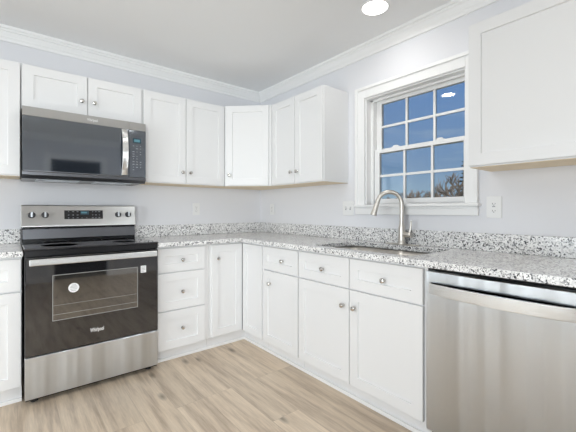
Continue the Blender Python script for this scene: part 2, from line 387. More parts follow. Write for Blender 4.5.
# crown moulding, swept round the room
prof = [(0,-0.098),(0.012,-0.098),(0.014,-0.086),(0.006,-0.082),(0.008,-0.076),(0.020,-0.070),(0.026,-0.052),(0.038,-0.038),(0.048,-0.032),(0.042,-0.027),(0.044,-0.021),(0.060,-0.018),(0.062,0)]
prof = [(a*0.82, b) for a, b in prof]
def crown(name, p0, p1, inward, m0, m1):
    """p0->p1 along the wall; inward = unit normal to the room; mitred at both ends"""
    p0, p1, n = Vector(p0), Vector(p1), Vector(inward); d = (p1-p0).normalized(); w = MB()
    a = [w.bm.verts.new((*(p0 + n*o + d*o*m0), H+z)) for o, z in prof]; b = [w.bm.verts.new((*(p1 + n*o - d*o*m1), H+z)) for o, z in prof]
    for i in range(len(prof)-1): w.bm.faces.new((a[i], a[i+1], b[i+1], b[i]))
    w.bm.faces.new((a[-1], a[0], b[0], b[-1]))
    w.bm.faces.new(a); w.bm.faces.new(b[::-1])
    return struct(w.build(name, M_trim))
crown('trim_1', (RX0, 0), (0, 0), (0, -1), 1, 1)
crown('trim_2', (0, 0), (0, RY0), (-1, 0), 1, 1)
crown('trim_3', (0, RY0), (RX0, RY0), (0, 1), 1, 1)
crown('trim_4', (RX0, RY0), (RX0, 0), (1, 0), 1, 1)
# baseboards where no cabinet stands
struct(MB().box(RX0, -2.63, -0.016, 0, 0, 0.10).build('baseboard_back', M_trim, None, 0.003))
struct(MB().box(-0.016, 0, RY0, -2.96, 0, 0.10).build('baseboard_right', M_trim, None, 0.003))
struct(MB().box(RX0, RX0+0.016, RY0+0.001, -3.75, 0, 0.10).box(RX0, RX0+0.016, -1.25, -0.02, 0, 0.10).build('baseboard_left', M_trim, None, 0.003))
struct(MB().box(RX0+0.02, DX0-0.095, RY0, RY0+0.016, 0, 0.10).box(DX1+0.095, -0.02, RY0, RY0+0.016, 0, 0.10).build('baseboard_front', M_trim, None, 0.003))

# ------------------------------------------------------------------ kitchen window (built in wall_right)
win = sempty('window_1', (0, 0, 0))
CW = 0.088; CR = 0.074
w = MB()   # flat casing with an outer bead
for (y0, y1, z0, z1) in ((WY0, WY0+CW, WZ0, WZ1+CW), (WY1-CR, WY1, WZ0, WZ1+CW), (WY1, WY0, WZ1, WZ1+CW)):
    w.box(-0.018, 0, y0, y1, z0, z1)
w.box(-0.028, -0.018, WY0+CW-0.024, WY0+CW, WZ0, WZ1+CW); w.box(-0.028, -0.018, WY1-CR, WY1-CR+0.024, WZ0, WZ1+CW)
w.box(-0.028, -0.018, WY1-CR+0.024, WY0+CW-0.024, WZ1+CW-0.024, WZ1+CW)
w.build('casing', M_trim, win, 0.003)
w = MB(); w.box(-0.045, 0.06, WY1-CR-0.012, WY0+CW+0.012, WZ0-0.018, WZ0); w.build('sill', M_trim, win, 0.004)
w = MB(); w.box(-0.020, 0, WY1-CR, WY0+CW, WZ0-0.075, WZ0-0.018); w.box(-0.026, -0.020, WY1-CR, WY0+CW, WZ0-0.032, WZ0-0.018); w.build('apron', M_trim, win, 0.003)
w = MB(); j = 0.010
w.box(0, T, WY0-j, WY0, WZ0, WZ1); w.box(0, T, WY1, WY1+j, WZ0, WZ1); w.box(0, T, WY1+j, WY0-j, WZ1-j, WZ1); w.box(0.06, T, WY1+j, WY0-j, WZ0, WZ0+j)
# vinyl stops
w.box(0.055, 0.130, WY0-j-0.024, WY0-j, WZ0+j, WZ1-j); w.box(0.055, 0.075, WY1+j, WY1+j+0.010, WZ0+j, WZ1-j); w.box(0.055, 0.075, WY1+j, WY0-j, WZ1-j-0.014, WZ1-j)
w.build('jamb', M_vinyl, win, 0.0015)
def sash(name, x0, x1, y0, y1, z0, z1, sl, sr, bot, top):
    """y0 > y1; sl/sr = widths of the stiles at y0 and y1"""
    w = MB(); w.box(x0, x1, y0-sl, y0, z0, z1); w.box(x0, x1, y1, y1+sr, z0, z1); w.box(x0, x1, y1+sr, y0-sl, z0, z0+bot); w.box(x0, x1, y1+sr, y0-sl, z1-top, z1)
    gy0, gy1, gz0, gz1 = y0-sl, y1+sr, z0+bot, z1-top; xm = (x0+x1)/2
    s = w.build(name, M_vinyl, win, 0.0015)
    g = MB()
    for i in (1, 2):
        c = gy0+(gy1-gy0)*i/3; g.box(xm-0.008, xm+0.008, c-0.0085, c+0.0085, gz0, gz1)
    zc = (gz0+gz1)/2; g.box(xm-0.0075, xm+0.0075, gy1, gy0, zc-0.0085, zc+0.0085); g.build('muntins', M_vinyl, s)
    MB().box(xm-0.002, xm+0.002, gy1, gy0, gz0, gz1).build('glass', M_glass, s)
    return s
MEET = 1.600
s_lo = sash('lower_sash', 0.062, 0.092, WY0-j-0.030, WY1+j+0.008, WZ0+j+0.001, MEET+0.016, 0.045, 0.026, 0.034, 0.030)
s_up = sash('upper_sash', 0.096, 0.126, WY0-j-0.026, WY1+j+0.008, MEET-0.012, WZ1-j, 0.045, 0.026, 0.030, 0.034)
for yy in (-1.68, -2.02):
    k = MB(); k.box(0.0625, 0.0915, yy-0.030, yy+0.030, MEET+0.016, MEET+0.022); k.box(0.070, 0.088, yy-0.014, yy+0.024, MEET+0.022, MEET+0.032); k.build('sash_lock', M_vinyl, s_lo, 0.002)

# ------------------------------------------------------------------ cabinet builders (local: X to the right, -Y to the room, back at Y=0)
BD, UD = 0.591, 0.281    # carcass depths; fronts add 0.019
ZC0, ZC1 = 0.100, 0.872
ZF0, ZF1 = 0.108, 0.856
UZ0, UZ1 = 1.3685, 2.117
def knob(parent, x, z, yf):
    MB().lathe([(0.0075,0),(0.0055,0.004),(0.005,0.012),(0.011,0.016),(0.0145,0.020),(0.0150,0.024),(0.0125,0.028),(0.006,0.0305),(0,0.031)], (x, yf, z), (0,-1,0), 20).build('knob', M_chrome, parent, 0, True)
def front(root, kind, x0, x1, z0, z1, yb, kx=None, kz=None, fw=0.06):
    o = MB().shaker(x0, x1, z0, z1, yb, fw=fw).build(kind, M_cab, root)
    if kx is not None: knob(o, kx, kz, yb-0.019 + (0.009 if (x0+fw+.003 < kx < x1-fw-.003 and z0+min(fw,(z1-z0)*.33) < kz < z1-min(fw,(z1-z0)*.33)) else 0))
    return o
def base_cabinet(label, loc, rz, w, fronts, open_top=False):
    r = thing('base_cabinet', label, 'cabinet', loc, rz)
    c = MB(); t = 0.016; g = 0.001
    c.box(g, t, -BD+0.02, -0.002, ZC0, ZC1-0.001); c.box(w-t, w-g, -BD+0.02, -0.002, ZC0, ZC1-0.001)
    c.box(t, w-t, -BD+0.02, -0.002, ZC0, ZC0+t); c.box(t, w-t, -0.012, -0.002, ZC0+t, ZC1-0.001)
    c.box(g, w-g, -BD, -BD+0.02, ZC0, ZC1-0.001)
    c.build('carcass', M_cab, r, 0.001)
    MB().box(g, w-g, -0.548, -0.530, 0.001, ZC0).build('toe_kick', M_cab, r)
    for f in fronts: front(r, f[0], f[1], f[2], f[3], f[4], -BD-0.0005, *(f[5:]))
    return r
def wall_cabinet(label, loc, rz, w, fronts, z0=UZ0, z1=UZ1):
    r = thing('wall_cabinet', label, 'cabinet', (loc[0], loc[1], z0), rz)
    h = z1-z0; c = MB(); t = 0.016; g = 0.0006
    c.box(g, t, -UD+0.02, -0.002, 0, h); c.box(w-t, w-g, -UD+0.02, -0.002, 0, h); c.box(t, w-t, -UD+0.02, -0.002, h-t, h)
    c.box(t, w-t, -0.012, -0.002, 0, h-t); c.box(g, w-g, -UD, -UD+0.02, 0.0, h)
    c.build('carcass', M_cab, r, 0.001)
    MB().box(t, w-t, -UD+0.02, -0.012, 0.004, 0.016).build('bottom_panel', M_ply, r)
    MB().box(0.003, w-0.003, -UD+0.001, -0.004, -0.0025, -0.0002).build('underside_edge', M_ply, r) if z0 < 1.5 else None
    for f in fronts: front(r, f[0], f[1], f[2], f[3]-z0, f[4]-z0, -UD-0.0005, *( [f[5], f[6]-z0] if len(f) > 5 else []))
    return r

XR0, XR1 = -2.1065, -1.344      # range bay on the back wall
# --- back wall, base
base_cabinet('white base cabinet beyond the far side of the range, cut off by photo edge', (-2.60, 0, 0), 0, 0.487,
    [('drawer', 0.03, 0.482, 0.670, ZF1, 0.25, 0.763), ('door', 0.03, 0.482, ZF0, 0.660, 0.07, 0.60)])
base_cabinet('white base cabinet of three stacked drawers just right of the range', (XR1+0.006, 0, 0), 0, 0.424,
    [('drawer', 0.006, 0.379, 0.679, ZF1, 0.194, 0.763), ('drawer', 0.006, 0.379, 0.393, 0.670, 0.194, 0.523), ('drawer', 0.006, 0.379, ZF0-0.008, 0.384, 0.194, 0.245)])
# --- corner base with a pair of folding doors
cb = thing('corner_cabinet', 'white corner base cabinet whose two narrow doors meet in the inside corner', 'cabinet', (0, 0, 0))
c = MB(); P = [(-0.002,-0.002),(-0.912,-0.002),(-0.912,-BD),(-BD,-BD),(-BD,-0.912),(-0.002,-0.912)]
c.prism(P, ZC0, ZC1-0.001); c.build('carcass', M_cab, cb, 0.001)
MB().prism([(-0.5,-0.5),(-0.912,-0.5),(-0.912,-0.548),(-0.548,-0.548),(-0.548,-0.912),(-0.5,-0.912)], 0.001, ZC0).build('toe_kick', M_cab, cb)
d = MB().shaker(-0.898, -0.6135, ZF0, ZF1, -BD-0.0005, fw=0.058).build('door', M_cab, cb)
knob(d, -0.846, 0.746, -BD-0.0195)
d = MB().shaker(0.6135, 0.900, ZF0, ZF1, -BD-0.0005, fw=0.058).xf(Matrix.Rotation(RW, 4, 'Z')).build('door', M_cab, cb)
MB().box(-BD-0.0185, -BD-0.0005, -BD-0.0185, -BD-0.0005, ZF0, ZF1).build('gap_shade_strip', M_rubber_shade, cb)  # dark strip painting the shade in the gap between the doors
# --- window wall, base
base_cabinet('narrow white base cabinet with one drawer over one door, next to the corner', (0, -0.914, 0), RW, 0.432,
    [('drawer', 0.008, 0.428, 0.679, ZF1, 0.252, 0.763), ('door', 0.008, 0.428, ZF0, 0.670, 0.094, 0.572)])
base_cabinet('wide white sink base cabinet with two false drawer fronts above two doors', (0, -1.348, 0), RW, 0.949,
    [('drawer_front', 0.006, 0.461, 0.679, ZF1, 0.240, 0.763), ('drawer_front', 0.467, 0.930, 0.679, ZF1, 0.704, 0.763),
     ('door', 0.006, 0.461, ZF0, 0.670, 0.421, 0.572), ('door', 0.467, 0.930, ZF0, 0.670, 0.509, 0.572)])
# --- back wall, uppers
wall_cabinet('white wall cabinet beside the microwave, cut off by the photo edge', (-2.575, 0), 0, 0.461, [('door', 0.012, 0.457, UZ0+0.006, UZ1-0.006)])
wall_cabinet('short white two door wall cabinet directly above the microwave', (-2.112, 0), 0, 0.764,
    [('door', 0.006, 0.379, 1.825, UZ1-0.006, 0.344, 1.927), ('door', 0.385, 0.758, 1.825, UZ1-0.006, 0.424, 1.927)], z0=1.815)
wall_cabinet('tall white two door wall cabinet between the microwave and the corner', (-1.346, 0), 0, 0.736,
    [('door', 0.006, 0.357, UZ0+0.006, UZ1-0.006, 0.325, 1.468), ('door', 0.363, 0.730, UZ0+0.006, UZ1-0.006, 0.395, 1.468)])
# --- diagonal corner
dc = thing('corner_wall_cabinet', 'white wall cabinet set diagonally across the room corner, single door', 'cabinet', (0, 0, UZ0))
hh = UZ1-UZ0; P = [(-0.002,-0.002),(-0.608,-0.002),(-0.608,-UD-0.019),(-UD-0.019,-0.608),(-0.002,-0.608)]
MB().prism(P, 0.0, hh).build('carcass', M_cab, dc, 0.001)
MB().prism([(-0.006,-0.006),(-0.602,-0.006),(-0.602,-UD-0.010),(-UD-0.010,-0.602),(-0.006,-0.602)], -0.0025, -0.0002).build('underside_edge', M_ply, dc)
Dm = Matrix.Translation((-0.608, -UD-0.019, 0)) @ Matrix.Rotation(-PI/4, 4, 'Z')
dw_ = 0.308*math.sqrt(2)
d = MB().shaker(0.016, dw_-0.022, 0.006, hh-0.006, -0.0005, fw=0.058).xf(Dm).build('door', M_cab, dc)
kk = Dm @ Vector((0.050, -0.0195, 1.468-UZ0))
MB().lathe([(0.0075,0),(0.0055,0.004),(0.005,0.012),(0.011,0.016),(0.0145,0.020),(0.0150,0.024),(0.0125,0.028),(0.006,0.0305),(0,0.031)], kk, (-1,-1,0), 20).build('knob', M_chrome, d, 0, True)
# --- window wall, uppers
wall_cabinet('white two door wall cabinet between the corner and the window', (0, -0.61), RW, 0.669,
    [('door', 0.006, 0.331, UZ0+0.006, UZ1-0.006, 0.295, 1.468), ('door', 0.337, 0.663, UZ0+0.006, UZ1-0.006, 0.373, 1.468)])
wall_cabinet('large white wall cabinet nearest the viewer, over the dishwasher', (0, -2.3595), RW, 0.61,
    [('door', 0.002, 0.607, UZ0+0.006, UZ1-0.006)])

# shoe strip along the toe kicks
w = MB(); q = 0.014
w.box(-2.598, XR0-0.006, -0.548-q, -0.549, 0, 0.022)
w.prism([(XR1+0.008, -0.549), (XR1+0.008, -0.549-q), (-0.549-q, -0.549-q), (-0.549-q, -2.30), (-0.549, -2.30), (-0.549, -0.549)], 0, 0.022)
struct(w.build('trim_5', M_trim, None, 0.003))

# ------------------------------------------------------------------ granite worktops
CT0, CT1, CD = 0.8725, 0.9045, 0.648
def bool_cut(o, cutters):
    for c_ in cutters:
        m = o.modifiers.new('cut', 'BOOLEAN'); m.object = c_; m.operation = 'DIFFERENCE'; m.solver = 'EXACT'
    bpy.context.view_layer.update()
    me = bpy.data.meshes.new_from_object(o.evaluated_get(bpy.context.evaluated_depsgraph_get()))
    o.modifiers.clear(); o.data = me
    for c_ in cutters: bpy.data.objects.remove(c_)
def rrect(x0, x1, y0, y1, r, n=5):
    out = []
    for cx, cy, a in ((x1-r, y1-r, 0), (x0+r, y1-r, PI/2), (x0+r, y0+r, PI), (x1-r, y0+r, 1.5*PI)):
        for i in range(n+1): out.append((cx+r*math.cos(a+PI/2*i/n), cy+r*math.sin(a+PI/2*i/n)))
    return out
CEND = -2.945
ct = thing('countertop', 'long L-shaped speckled granite worktop running round the corner over the dishwasher', 'countertop', (0, 0, 0))
sl = MB().prism([(-0.002,-0.002),(XR1+0.003,-0.002),(XR1+0.003,-CD),(-CD,-CD),(-CD,CEND),(-0.002,CEND)], CT0, CT1).build('slab', M_gran, ct)
SB = [(-0.555, -0.125, -1.800, -1.440), (-0.555, -0.125, -2.185, -1.826)]   # two bowls
cut = MB().prism(rrect(-0.555, -0.125, -2.185, -1.440, 0.05), CT0-0.1, CT1+0.1).build('cut', M_gran)
bool_cut(sl, [cut])
b = sl.modifiers.new('bevel', 'BEVEL'); b.width = 0.003; b.segments = 2; b.limit_method = 'ANGLE'; b.angle_limit = math.radians(60)
MB().box(XR1+0.003, -0.002, -0.024, -0.002, CT1+0.0005, 1.008).build('backsplash', M_gran, ct, 0.002)
MB().box(-0.024, -0.002, CEND, -0.0245, CT1+0.0005, 1.008).build('backsplash', M_gran, ct, 0.002)
ct2 = thing('countertop', 'short speckled granite worktop on the far side of the range, at the photo edge', 'countertop', (-2.36, 0, 0))
MB().box(-0.25, XR0-0.003+2.36, -CD, -0.002, CT0, CT1).build('slab', M_gran, ct2, 0.003)
MB().box(-0.25, XR0-0.003+2.36, -0.024, -0.002, CT1+0.0005, 1.008).build('backsplash', M_gran, ct2, 0.002)
# end panel that carries the worktop past the dishwasher
tag(MB().box(-0.605, -0.002, -2.944, -2.926, 0.001, CT0-0.0005).build('end_panel', M_cab, None, 0.001), 'white panel closing the cabinet run beside the dishwasher, outside the frame', 'panel')

# ------------------------------------------------------------------ sink
sk = thing('kitchen_sink', 'undermount stainless steel double bowl sink below the window', 'sink', (-0.34, -1.81, 0))
o_ = Vector((0.34, 1.81, 0))
def bowl(x0, x1, y0, y1):
    w = MB(); zt = CT0-0.001
    top = rrect(x0-0.004, x1+0.004, y0-0.004, y1+0.004, 0.05); n = len(top)
    cx, cy = (x0+x1)/2, (y0+y1)/2; rings = []
    for sc, z in ((1.0, zt), (0.985, zt-0.10), (0.965, zt-0.165), (0.90, zt-0.185), (0.2, zt-0.19)):
        rings.append([w.bm.verts.new((cx+(x-cx)*sc+0.34, cy+(y-cy)*sc+1.81, z)) for x, y in top])
    for a, b in zip(rings, rings[1:]):
        for i in range(n): w.bm.faces.new((a[i], a[(i+1) % n], b[(i+1) % n], b[i]))
    w.bm.faces.new(rings[-1])
    o = w.build('bowl', M_sink, sk, 0, True)
    m = o.modifiers.new('solid', 'SOLIDIFY'); m.thickness = 0.0015; m.offset = 1
    MB().lathe([(0.045,0),(0.045,0.003),(0.030,0.003),(0.026,0.0),(0.0,0.0)], (cx+0.34, cy+1.81, zt-0.1898), (0,0,1), 24).build('drain', M_chrome, o, 0, True)
for a in SB: bowl(*a)
# flange bridging the bowls
MB().box(-0.555+0.34-0.004, -0.125+0.34+0.004, -1.826+1.81+0.004, -1.800+1.81-0.004, CT0-0.012, CT0-0.004).build('divider', M_sink, sk, 0.003)

# ------------------------------------------------------------------ faucet
fc = thing('kitchen_faucet', 'brushed nickel gooseneck faucet with pull-down head standing behind the sink', 'faucet', (-0.072, -1.822, CT1+0.0005))
MB().prism(rrect(-0.030, 0.030, -0.125, 0.125, 0.029, 8), 0, 0.006).build('deck_plate', M_nickel, fc, 0.0015, True)
MB().lathe([(0.027,0.0062),(0.027,0.014),(0.0235,0.020),(0.0225,0.050),(0.0225,0.115),(0.0205,0.125),(0.0165,0.150),(0.0150,0.165)], (0,0,0), (0,0,1), 24).build('body', M_nickel, fc, 0, True)
dx, dy = -0.707, 0.707; R_ = 0.083; ZS = 0.281; pts = [(0,0,0.160),(0,0,0.22),(0,0,ZS)]
for i in range(1, 19):
    a = PI - PI*i/18*0.94; pts.append((dx*(R_+R_*math.cos(a)), dy*(R_+R_*math.cos(a)), ZS+R_*math.sin(a)))
MB().tube(pts, 0.0148, 16).build('spout', M_nickel, fc, 0, True)
pe = Vector(pts[-1]); dd = (pe-Vector(pts[-2])).normalized()
MB().lathe([(0.0150,-0.004),(0.0160,0.006),(0.0165,0.02),(0.0185,0.060),(0.0225,0.090),(0.0225,0.097),(0.017,0.099),(0,0.099)], pe, dd+Vector((dx,dy,0))*0.03, 20).build('spray_head', M_nickel, fc, 0, True)
hd = MB().lathe([(0.0180,0.018),(0.0185,0.030),(0.0185,0.060),(0.0160,0.070),(0,0.071)], (0,0,0.070), (0,-1,0), 20).build('handle', M_nickel, fc, 0, True)
MB().tube([(0,-0.055,0.074),(0.002,-0.063,0.100),(0.004,-0.067,0.130),(0.004,-0.069,0.165)], [0.0095,0.008,0.0065,0.0070], 12).build('lever', M_nickel, hd, 0, True)

# ------------------------------------------------------------------ range
rg = thing('range', 'freestanding stainless steel electric range with black glass oven door', 'range', ((XR0+XR1)/2, 0, 0))
hw = 0.3785
MB().box(-hw, hw, -0.628, -0.012, 0.028, 0.905).build('body', M_black, rg, 0.002)
MB().box(-hw, hw, -0.075, -0.012, 0.9055, 1.020).build('rear_riser', M_black, rg, 0.002)
# riser face (dark slanted vent band) and steel backguard
MB().prism([(-0.0755, 0.935), (-0.100, 0.935), (-0.088, 1.005), (-0.0755, 1.005)], -hw+0.004, hw-0.004, 'x').build('vent_band', M_darkst, rg, 0.001)
w = MB()
for x0, x1 in ((-0.36, -0.335), (-0.31, -0.24), (-0.215, -0.15), (0.15, 0.20), (0.30, 0.34)): MB().box(x0, x1, -0.0895, -0.0765, 1.0065, 1.0125).build('vent_slot', M_slot, rg)
bgd = MB().prism([(-0.012, 1.0205), (-0.105, 1.0205), (-0.105, 1.030), (-0.082, 1.176), (-0.074, 1.180), (-0.012, 1.180)], -hw-0.005, hw, 'x').build('backguard', M_steel_t, rg, 0.003)
# slanted frame of the control face
A0, A1 = Vector((0, -0.105, 1.030)), Vector((0, -0.082, 1.176)); up = (A1-A0).normalized(); nn = Vector((0, -up.z, up.y))
def onface(x, z, off=0.0):
    t = (z-A0.z)/up.z; return A0 + up*t + nn*off + Vector((x, 0, 0))
rotm = Matrix((Vector((1,0,0)), up, nn*1.0)).transposed()      # local x, y(up), z(out) -> thing space
def plate(name, x0, x1, z0, z1, off, th, m, parent, bev=0):
    w = MB().box(x0, x1, 0, (z1-z0)/up.z, 0, th); o = onface(0, z0, off)
    w.xf(Matrix.Translation(o) @ rotm.to_4x4()); return w.build(name, m, parent, bev)
RC = (XR0+XR1)/2
dsp = plate('control_display', -1.852-RC, -1.593-RC, 1.075, 1.141, 0.0003, 0.0015, M_black, bgd, 0.0005)
plate('clock', -1.748-RC, -1.690-RC, 1.108, 1.136, 0.0019, 0.0003, M_lcdd, dsp)
plate('digits', -1.742-RC, -1.704-RC, 1.118, 1.130, 0.0023, 0.0003, M_lcd, dsp)
w = MB()
rr = random.Random(3)
for zz in (1.132, 1.106, 1.084):
    for xx in (-1.825, -1.795, -1.766, -1.737, -1.705, -1.664, -1.642, -1.618):
        if zz > 1.1 and -1.76 < xx < -1.69: continue
        wd = rr.choice((0.006, 0.009, 0.012)); w = MB().box(xx-RC-wd/2, xx-RC+wd/2, (zz-1.075)-0.0016, (zz-1.075)+0.0016, 0.0019, 0.0021); w.xf(Matrix.Translation(onface(0, 1.075)) @ rotm.to_4x4()); w.build('key', M_print, dsp)
for kx in (-2.049, -1.970, -1.482, -1.405):
    kn_ = MB().lathe([(0.0225,0.0005),(0.0225,0.004),(0.020,0.006),(0.0185,0.022),(0.016,0.025),(0,0.025)], onface(kx-RC, 1.107), nn, 24).build('knob', M_knobb, rg, 0, True)
    w = MB().box(-0.0055, 0.0055, -0.019, 0.019, 0.025, 0.034); w.xf(Matrix.Translation(onface(kx-RC, 1.107)) @ rotm.to_4x4()); w.build('grip', M_steel, kn_, 0.002)
    w = MB()
    for i in range(11):
        a = -0.75*PI + 1.5*PI*i/10; w.box(0.030*math.sin(a)-0.0012, 0.030*math.sin(a)+0.0012, 0.030*math.cos(a)-0.0012, 0.030*math.cos(a)+0.0012, 0.0003, 0.0006)
    w.xf(Matrix.Translation(onface(kx-RC, 1.107)) @ rotm.to_4x4()); w.build('dial_marks', M_greyp, bgd)
# cooktop
ck = MB().box(-hw-0.003, hw+0.003, -0.664, -0.0765, 0.9056, 0.917).build('cooktop', M_cook, rg, 0.004)
MB().box(-hw, hw, -0.655, -0.6285, 0.868, 0.9050).build('front_rail', M_black, rg, 0.003)
for bx_, by_, r1 in ((-0.19,-0.50,0.105),(0.19,-0.50,0.080),(-0.19,-0.23,0.075),(0.19,-0.23,0.095)):
    MB().lathe([(r1,0),(r1,0.0003),(r1-0.003,0.0003),(r1-0.003,0)], (bx_,by_,0.9171), (0,0,1), 48).build('burner_ring', M_ring, ck)
# oven door
od = MB().box(-hw+0.001, hw-0.001, -0.668, -0.629, 0.288, 0.864).build('oven_door', M_oven, rg, 0.004)
WX0, WX1, WZa, WZb = -1.968-RC, -1.488-RC, 0.478, 0.748
MB().box(WX0, WX1, -0.6688, -0.6682, WZa, WZb).build('door_window', M_ovenw, od)
w = MB(); t_ = 0.0035
for (x0,x1,z0,z1) in ((WX0-t_,WX1+t_,WZa-t_,WZa),(WX0-t_,WX1+t_,WZb,WZb+t_),(WX0-t_,WX0,WZa,WZb),(WX1,WX1+t_,WZa,WZb),(WX0,WX1,WZa+0.032,WZa+0.0342),(WX0,WX1,WZa+0.088,WZa+0.0898)):
    w.box(x0, x1, -0.6692, -0.6689, z0, z1)
w.build('window_border', M_line, od)
hn = MB().box(-0.358, 0.358, -0.716, -0.704, 0.820, 0.858); hn = hn.build('handle', M_steel_b, od, 0.005, False, 3)
MB().box(-0.345, -0.320, -0.7038, -0.6685, 0.828, 0.850).build('handle_mount', M_steel, hn, 0.002); MB().box(0.320, 0.345, -0.7038, -0.6685, 0.828, 0.850).build('handle_mount', M_steel, hn, 0.002)
text('lettering', 'Whirlpool', 0.034, (-1.733-RC, -0.6684, 0.375), FRONT, M_logo, od, 0.0003, 0.078)
# round and square stickers on the glass
st_ = MB().lathe([(0.029,0),(0.029,0.0004),(0,0.0004)], (-1.862-RC, -0.6694, 0.662), (0,-1,0), 32).build('round_sticker', M_plast, od)
w = MB()
for zz, ww in ((0.680,0.024),(0.672,0.034),(0.664,0.040),(0.655,0.036),(0.646,0.028)):
    w.box(-1.862-RC-ww/2, -1.862-RC+ww/2, -0.6701, -0.6699, zz-0.0022, zz+0.0010)
w.build('sticker_print', M_greyp, st_)
st2 = MB().box(-1.466-RC, -1.430-RC, -0.6694, -0.6684, 0.708, 0.756).build('square_sticker', M_plast, od)
w = MB()
for zz in (0.747, 0.737, 0.727, 0.717): w.box(-1.461-RC, -1.436-RC-(0.006 if zz < 0.72 else 0), -0.6697, -0.6695, zz-0.0018, zz+0.0018)
w.build('sticker_print', M_greyp, st2)
# drawer and feet
MB().box(-hw+0.001, hw-0.001, -0.664, -0.629, 0.036, 0.281).build('storage_drawer', M_steel, rg, 0.004)
MB().box(-hw+0.004, hw-0.004, -0.650, -0.629, 0.026, 0.0355).build('lower_rail', M_black, rg)
for fx in (-0.33, 0.33):
    for fy in (-0.60, -0.08): MB().lathe([(0.020,0.0),(0.020,0.010),(0.010,0.012),(0.010,0.0278)], (fx, fy, 0.0005), (0,0,1), 16).build('foot', M_rubber_shade, rg, 0, True)

# ------------------------------------------------------------------ microwave
MX0, MX1 = -2.109, -1.352
MC = (MX0+MX1)/2; MZ = 1.348
mw = thing('microwave', 'black glass over-the-range microwave with steel top strip and handle', 'microwave', (MC, 0, MZ))
def Z(z): return z-MZ
MB().box(MX0-MC, MX1-MC, -0.372, -0.003, Z(1.352), Z(1.812)).build('body', M_black, mw, 0.002)
MB().box(MX0-MC, -1.4755-MC, -0.398, -0.3725, Z(1.7525), Z(1.811)).build('top_strip', M_steel_t, mw, 0.002)
MB().box(-1.4735-MC, MX1-MC, -0.398, -0.3725, Z(1.7525), Z(1.811)).build('top_strip', M_steel_t, mw, 0.002)
text('lettering', 'Whirlpool', 0.026, (-1.715-MC, -0.3983, Z(1.781)), FRONT, M_logo, mw, 0.0003, 0.066)
mdoor = MB().box(MX0-MC, -1.4755-MC, -0.400, -0.3725, Z(1.392), Z(1.7515)).build('door', M_mwg, mw, 0.003)
MB().box(MX0-MC+0.004, -1.4755-MC-0.004, -0.4012, -0.4002, Z(1.396), Z(1.402)).build('door_trim', M_darkst, mdoor)
# bowed handle
w = MB(); K = 14; hx0, hx1 = -1.527-MC, -1.489-MC; za, zb = Z(1.404), Z(1.747); fr, bk = [], []
for i in range(K+1):
    t_ = i/K; z = za+(zb-za)*t_; bow = 0.042*math.sin(PI*t_)**0.9
    fr.append((-0.404-bow-0.006, z)); bk.append((-0.4025-bow*0.8, z))
w.prism(fr + bk[::-1], hx0, hx1, 'x'); w.build('handle', M_steel_b, mdoor, 0.002)
cp = MB().box(-1.4735-MC, MX1-MC, -0.399, -0.3725, Z(1.392), Z(1.7515)).build('control_panel', M_mwg, mw, 0.003)
MB().box(-1.447-MC, -1.387-MC, -0.4000, -0.3992, Z(1.655), Z(1.690)).build('display', M_lcdd, cp)
MB().box(-1.437-MC, -1.397-MC, -0.4004, -0.4001, Z(1.663), Z(1.682)).build('digits', M_lcd, cp)
w = MB()
for zz in (1.632, 1.612, 1.588, 1.570, 1.552, 1.534, 1.512, 1.492, 1.470, 1.450):
    for xx in (-1.442, -1.417, -1.391):
        if rr.random() < 0.86:
            wd = rr.choice((0.006, 0.010, 0.014)); MB().box(xx-MC-wd/2, xx-MC+wd/2, -0.3996, -0.3992, Z(zz)-0.0022, Z(zz)+0.0022).build('key', M_print, cp)
# lower lip with grease filters and lamp
MB().prism([(-0.3995, Z(1.3915)), (-0.3995, Z(1.372)), (-0.372, Z(1.3485)), (-0.372, Z(1.3915))], MX0-MC, MX1-MC, 'x').build('lower_lip', M_darkst, mw, 0.001)
MB().box(-0.30, -0.05, -0.30, -0.12, Z(1.3485), Z(1.3515)).build('filter', M_steel, mw); MB().box(0.05, 0.30, -0.30, -0.12, Z(1.3485), Z(1.3515)).build('filter', M_steel, mw)

# ------------------------------------------------------------------ dishwasher
dwr = thing('dishwasher', 'stainless steel dishwasher with bowed bar handle under the granite worktop', 'dishwasher', (0, -2.3015, 0), RW)
dW = 0.618
MB().box(0.004, dW-0.004, -0.570, -0.03, 0.025, 0.858).build('tub', M_rubber_shade, dwr)
dd_ = MB(); K = 12; poly = []
for i in range(K+1):
    t_ = i/K; poly.append((0.0+dW*t_, -0.622-0.007*math.sin(PI*t_)))
dd_.prism(poly + [(dW, -0.572), (0, -0.572)], 0.095, 0.853); ddo = dd_.build('door', M_steel, dwr, 0.004, True)
w = MB(); f_, b_ = [], []
for i in range(25):
    t_ = i/24; x = 0.018+(dW-0.036)*t_; bow = 0.050*math.sin(PI*t_)**0.55
    f_.append((x, -0.6265-bow-0.004)); b_.append((x, -0.6255-bow*0.80 - (0.004 if 0 < i < 24 else 0)))
w.prism(f_ + b_[::-1], 0.750, 0.800); w.build('handle', M_steel_b, ddo, 0.004, True)
MB().box(0.004, dW-0.004, -0.600, -0.5705, 0.860, 0.870).build('top_gap_shade', M_rubber_shade, dwr)  # dark strip painted as the shade in the gap above the door
MB().box(0.004, dW-0.004, -0.548, -0.530, 0.002, 0.094).build('toe_panel', M_black, dwr)
for fx in (0.05, dW-0.05): MB().lathe([(0.018,0.0005),(0.018,0.010),(0.008,0.012),(0.008,0.0249)], (fx, -0.45, 0), (0,0,1), 12).build('foot', M_rubber_shade, dwr)

